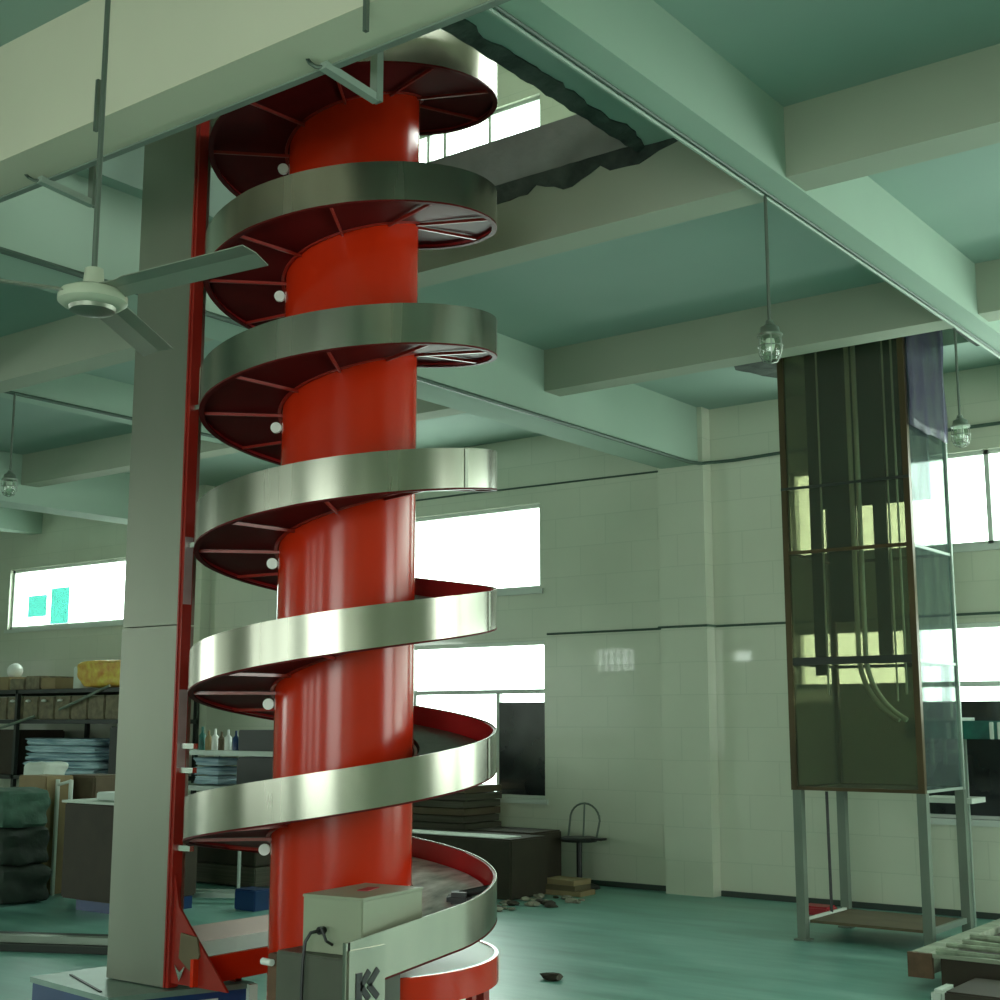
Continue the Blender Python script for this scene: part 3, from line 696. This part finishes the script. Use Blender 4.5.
for v in b.bm.verts: v.co = Vector((v.co.x * 1.6, v.co.y, v.co.z * .5)) * (1 + .5 * noise.noise(v.co * 30)) + Vector((-4.92, 7.04, .02))
tag(b.build('dark_lump', 'card'), 'lone dark lump of dirt on the open floor', 'dirt lump')

# stool
st = thing('swivel_stool', 'black swivel stool with wire hoop back against the tiled wall', 'stool', (-7.36, 10.98, 0))
sx, sy = -7.36, 10.98
MB().lathe([(0, .47), (.17, .47), (.18, .455), (.17, .43), (0, .43)], (sx, sy, 0), 28).build('seat', 'black', st, True)
MB().lathe([(0, .43), (.028, .43), (.028, .06), (0, .06)], (sx, sy, 0), 16).build('pedestal', 'black', st, True)
MB().lathe([(0, .07), (.06, .06), (.19, .02), (.2, 0), (0, 0)], (sx, sy, 0), 24).build('foot', 'black', st, True)
hoop = [(sx - .16, sy + .05, .45)] + [(sx - .17 * math.cos(k * PI / 12), sy + .10, .62 + .16 * math.sin(k * PI / 12)) for k in range(13)] + [(sx + .16, sy + .05, .45)]
MB().tube(hoop, .010, 8).build('back_hoop', 'rod', st, True)
MB().tube([(sx, sy + .07, .45), (sx, sy + .10, .78)], .009, 8).build('back_spindle', 'rod', st, True)
MB().ab((sx + .16, sy - .05, .45), (sx + .28, sy + .05, .47)).build('arm_pad', 'black', st)

# ------------------------------------------------------------------ left background: racks and goods
def rack(x0, x1, y0, y1, zs, h, label, m='rack', posts=None):
    t = thing('storage_rack', label, 'rack', ((x0 + x1) / 2, (y0 + y1) / 2, 0))
    for x in (posts or (x0, x1 - .05)):
        for y in (y0, y1 - .05): MB().ab((x, y, 0), (x + .05, y + .05, h)).build('post', m, t)
    for z in zs: MB().ab((x0, y0, z - .05), (x1, y1, z)).build('shelf', m, t)
    return t
rack(-17.3, -13.0, 10.0, 11.1, (.90, 1.58, 1.95), 1.95, 'dark storage rack filled with crates behind the casing at far left', posts=(-17.3, -15.2, -13.05))
for i in range(7):
    x = -16.75 + i * .33
    tag(MB().ab((x, 10.06, 1.955), (x + .31, 10.6, 2.09 + .03 * (i % 2)), .01).build('plastic_crate', 'mesh' if i % 3 else 'tan'), 'brown crate in the row on top of the far left rack', 'crate', 'crates on the far left rack')
for i in range(11):
    x = -16.75 + i * .33
    tag(MB().ab((x, 10.05, 1.585), (x + .31, 10.7, 1.86), .01).build('plastic_crate', 'mesh'), 'brown crate in the middle row of the far left rack', 'crate', 'middle row crates on the rack')
for i in range(6):
    x = -15.93 + i * .33
    tag(MB().lathe([(0, .03), (.03, .02), (.035, 0), (0, -.01)], (x, 10.01, 1.80), 10).build('white_tag', 'white', smooth=True), 'small round white tag on the front of the crate row', 'tag', 'white tags on the crates')
def sack(name, c, s, m, label, cat='sack', grp=None, seed=0, ex=11):
    b = MB(); bmesh.ops.create_cube(b.bm, size=1)
    bmesh.ops.subdivide_edges(b.bm, edges=b.bm.edges[:], cuts=9, use_grid_fill=True)
    for v in b.bm.verts:
        n = v.co.copy() * 2
        k = (abs(n.x) ** ex + abs(n.y) ** ex + abs(n.z) ** ex) ** (1 / ex)
        p = n / max(k, 1e-6) * max(abs(n.x), abs(n.y), abs(n.z)) * .5
        p *= 1 + .12 * noise.noise(n * 1.6 + Vector((seed, 0, 0))) + .05 * noise.noise(n * 5 + Vector((seed, 7, 0))) - .06
        v.co = Vector((c[0] + p.x * s[0], c[1] + p.y * s[1], c[2] + p.z * s[2]))
    return tag(b.build(name, m, smooth=True), label, cat, grp)
sack('printed_sack', (-13.55, 10.42, 2.12), (1.2, .7, .34), 'yellow', 'yellow and red printed sack lying on top of the far left rack beside the casing', seed=3)
tag(MB().lathe([(0, .27), (.1, .27), (.11, .25), (.11, 0), (0, 0)], (-14.25, 10.3, 1.952), 20).build('white_canister', 'paper', smooth=True), 'pale upright canister on the far left rack, left of the yellow sack', 'canister')
b = MB(); bmesh.ops.create_uvsphere(b.bm, u_segments=20, v_segments=12, radius=.10)
for v in b.bm.verts: v.co += Vector((-15.62, 10.25, 2.20))
tag(b.build('white_ball', 'white', smooth=True), 'small white ball on top of the crate row at far left', 'ball')
for k in range(5):
    z = .905 + k * .09
    sack('folded_cloth', (-14.3, 10.28, z + .045), (1.55, .5, .094), 'cloth', ['bottom folded', 'second lowest folded', 'middle folded', 'second highest folded', 'topmost folded'][k] + ' blue-white cloth of the pile on the far left rack', 'cloth', 'pile of blue-white cloth', seed=k)
tag(MB().ab((-16.6, 10.1, .902), (-15.25, 10.8, 1.45), .02).build('storage_box', 'card'), 'dark box on the far left rack beside the blue-white cloth', 'box')
tag(MB().ab((-13.42, 10.1, .902), (-13.1, 10.8, 1.5), .02).build('storage_box', 'rack'), 'dark upright box on the rack between the blue-white cloth and the casing', 'box')
for k, (xa, za, xb, zb, lab) in enumerate(((-14.25, 1.70, -13.3, 1.97, 'pale tube slanting up in front of the yellow printed sack'), (-15.5, 1.47, -14.75, 1.62, 'pale tube at the far left edge in front of the crates'))):
    tag(MB().tube([(xa, 9.99, za), (xb, 9.99, zb)], .018, 8).build('pale_tube', 'profile', smooth=True), lab, 'tube')
# nearer group: carton, sacks
cl = thing('tall_carton', 'tall dark brown carton with white sheet on top beside the stainless casing', 'carton', (-9.6, 7.4, .1))
MB().ab((-9.99, 7.1, .10), (-9.2, 7.9, .88), .015).build('body', 'card', cl)
MB().ab((-10.0, 7.08, .88), (-9.2, 7.75, .90)).build('cover_sheet', 'paper', cl)
tag(MB().ab((-9.9, 7.2, 0), (-9.2, 7.85, .10)).build('blue_pallet', 'blue'), 'low blue pallet under the tall dark carton', 'pallet')
tag(MB().ab((-11.1, 7.9, .0), (-10.68, 8.3, 1.06), .02).build('narrow_carton', 'card2'), 'brown carton standing behind the tall dark carton', 'carton')
tag(MB().ab((-9.7, 7.2, .905), (-9.35, 7.45, .97), .01).build('grey_case', 'rackpale'), 'small grey case on the white sheet of the tall carton', 'case')
for k, (z, m, l) in enumerate(((.0, 'sackdark', 'lowest dark sack of the heap at left edge'), (.32, 'sackdark', 'middle dark sack of the heap at left edge'), (.64, 'sack', 'green sack on top of the heap at left edge'))):
    sack('bulk_sack', (-10.95 - .03 * k, 7.12, z + .165), (1.0, .5, .34), m, l, seed=k * 3)
tag(MB().ab((-11.35, 7.55, 0), (-10.92, 7.85, 1.06), .01).build('tan_carton', 'tan'), 'tan carton behind the green sack at left edge', 'carton')
tag(MB().ab((-12.05, 7.95, 0), (-11.5, 8.3, .92), .01).build('dark_carton', 'card'), 'dark carton under the crumpled white cloth at left', 'carton')
sack('white_cloth', (-11.76, 8.12, 1.04), (.36, .3, .25), 'paper', 'crumpled white cloth on a dark carton behind the sacks at left', 'cloth', seed=12)
tr = thing('tube_frame', 'pale tube frame standing between the sacks and the tall carton', 'frame', (-10.7, 7.6, 0))
for x in (-10.88, -10.68): MB().tube([(x, 7.65, 0), (x, 7.65, 1.03)], .02, 8).build('upright', 'paper', tr, True)
MB().tube([(-10.88, 7.65, .98), (-10.68, 7.65, 1.02)], .015, 8).build('crossbar', 'paper', tr, True)
# aluminium profiles on the floor
for k, (o, z, m) in enumerate(((0, .0, 'rack'), (.10, .0, 'profile'), (.34, 0, 'rack'), (.07, .05, 'profile'), (.17, .05, 'rack'), (.46, .0, 'profile'), (.22, 0, 'rackpale'))):
    p = Vector((-9.0, 5.42 + o, z + .025)); q = Vector((-7.2, 6.32 + o, z + .025))
    tag(MB().bar(p, q, .08, .046).build('metal_profile', m), 'long flat metal profile in the stack on the floor left of the casing', 'profile', 'metal profiles on the floor')

# rack seen between casing and column
rack(-11.6, -9.6, 9.5, 10.2, (.30, .90, 1.26), 1.26, 'pale framed rack with bottles and dark boxes seen between casing and red column', 'rackpale')
for i, (x, h, m) in enumerate(((-11.18, .24, 'teal'), (-11.08, .2, 'tan'), (-10.98, .22, 'white'), (-10.88, .19, 'card2'), (-10.78, .21, 'white'), (-10.66, .2, 'blue'))):
    tag(MB().lathe([(0, h), (.012, h), (.014, h * .75), (.036, h * .62), (.036, 0), (0, 0)], (x, 9.6, 1.262), 14).build('bottle', m, smooth=True),
        ['dark green', 'tan', 'clear white, third from left', 'brown', 'white, fifth from left', 'blue'][i] + ' bottle on the rack top between casing and column', 'bottle', 'bottles on the rack')
tag(MB().ab((-10.58, 9.55, 1.262), (-10.02, 10.0, 1.47), .01).build('storage_box', 'rack'), 'dark box on the rack top left of the red column', 'box')
tag(MB().ab((-10.3, 10.25, 0), (-9.5, 10.9, 1.62), .01).build('tall_cabinet', 'rack'), 'dark cabinet behind the rack, partly hidden by the red column', 'cabinet')
tag(MB().ab((-10.6, 9.55, .905), (-9.7, 10.1, 1.2), .02).build('storage_bin', 'rack'), 'dark bin on the rack shelf beside the red column', 'bin')
tag(MB().ab((-10.35, 9.45, .902), (-9.7, 9.54, .93)).build('paper_sheet', 'paper'), 'white sheet on the rack shelf edge by the red column', 'sheet')
for k in range(3):
    sack('folded_cloth', (-11.1, 9.75, .952 + k * .095), (.42, .35, .09), 'cloth', ['bottom', 'middle', 'top'][k] + ' blue-white cloth bundle on the rack shelf right of the casing', 'cloth', 'cloth bundles right of the casing', seed=k + 20)
# trolley low down
tl = thing('frame_trolley', 'low pale frame trolley on the floor seen under the spiral', 'trolley', (-9.1, 8.4, 0))
MB().bar((-9.75, 7.95, .06), (-8.75, 8.55, .06), .04, .04).build('rail', 'rackpale', tl)
MB().bar((-9.9, 8.15, .06), (-8.9, 8.75, .06), .04, .04).build('rail', 'rackpale', tl)
for (x, y) in ((-9.55, 8.1), (-9.15, 8.32), (-8.85, 8.5)): MB().tube([(x, y, .06), (x, y, .62)], .016, 8).build('upright', 'rackpale', tl, True)
for (x, y) in ((-9.7, 8.0), (-8.8, 8.5), (-9.85, 8.2), (-8.95, 8.7)): MB().tube([(x - .015, y, .03), (x + .015, y, .03)], .03, 12).build('wheel', 'black', tl, True)
tag(MB().ab((-8.85, 8.0, 0), (-8.6, 8.2, .17), .01).build('blue_bin', 'blue'), 'small blue bin on the floor left of the red column', 'bin')
for k in range(4):
    tag(MB().ab((-10.9, 9.02, .02 + k * .19), (-9.7, 9.4, .20 + k * .19), .01).build('flat_carton', 'card' if k % 2 else 'olive'),
        ['lowest', 'second lowest', 'second highest', 'topmost'][k] + ' flat dark carton of the stack under the rack left of the column', 'carton', 'flat cartons under the rack')

# teal sheets leaning at the far left window
for k, (x, w, h) in enumerate(((-16.75, .42, .42), (-16.22, .40, .5))):
    tag(MB().ab((x - w / 2, YB + .02, 2.90 if k else 3.02), (x + w / 2, YB + .035, 2.90 + h)).build('teal_sheet', 'tealsheet'),
        ['left', 'right'][k] + ' one of two teal translucent sheets leaning in the far left window', 'sheet', 'teal sheets in the far left window')

# ------------------------------------------------------------------ light
w = bpy.data.worlds.new('overcast_sky'); sc.world = w; w.use_nodes = True
nt = w.node_tree; nt.nodes.clear()
bg = nt.nodes.new('ShaderNodeBackground'); wo = nt.nodes.new('ShaderNodeOutputWorld')
tc = nt.nodes.new('ShaderNodeTexCoord'); sx_ = nt.nodes.new('ShaderNodeSeparateXYZ'); cr = nt.nodes.new('ShaderNodeValToRGB')
nt.links.new(tc.outputs['Generated'], sx_.inputs[0]); nt.links.new(sx_.outputs['Z'], cr.inputs[0])
cr.color_ramp.elements[0].position = .0; cr.color_ramp.elements[0].color = (.80, .92, .84, 1)
cr.color_ramp.elements[1].position = .4; cr.color_ramp.elements[1].color = (.88, 1.0, .92, 1)
nt.links.new(cr.outputs[0], bg.inputs[0]); bg.inputs[1].default_value = 6.0
nt.links.new(bg.outputs[0], wo.inputs[0])
def portal(c, sx, sy, rot):
    l = bpy.data.lights.new('window_portal', 'AREA'); l.shape = 'RECTANGLE'; l.size = sx; l.size_y = sy; l.cycles.is_portal = True
    o = bpy.data.objects.new('window_portal', l); COL.objects.link(o); o.location = c; o.rotation_euler = rot
for a, b, c, d in WB: portal(((a + b) / 2, YB + .2, (c + d) / 2), b - a, d - c, (R(-90), 0, 0))
for a, b, c, d in WF: portal(((a + b) / 2, YF - .2, (c + d) / 2), b - a, d - c, (R(90), 0, 0))
for a, b, c, d in WR: portal((XR + .2, (a + b) / 2, (c + d) / 2), d - c, b - a, (0, R(90), 0))
for a, b, c, d in WL: portal((XL - .2, (a + b) / 2, (c + d) / 2), d - c, b - a, (0, R(-90), 0))

# ------------------------------------------------------------------ camera
f = 1350.; th = math.atan(222 / 1350.); yaw = R(37.1)
fw = Vector((-math.sin(yaw) * math.cos(th), math.cos(yaw) * math.cos(th), math.sin(th)))
rt = Vector((math.cos(yaw), math.sin(yaw), 0)); up = rt.cross(fw)
cam = bpy.data.cameras.new('camera'); co = bpy.data.objects.new('camera', cam); COL.objects.link(co)
cam.sensor_width = 36; cam.lens = f / 1000 * 36; cam.clip_end = 200
mw = Matrix((rt, up, -fw)).transposed().to_4x4(); mw.translation = (0, 0, 1.55); co.matrix_world = mw
sc.camera = co
sc.view_settings.view_transform = 'Standard'; sc.view_settings.look = 'None'; sc.view_settings.gamma = 1; sc.view_settings.use_curve_mapping = False
sc.view_settings.exposure = .62
sc.cycles.use_denoising = True
sc.cycles.max_bounces = 14; sc.cycles.diffuse_bounces = 8; sc.cycles.transparent_max_bounces = 24
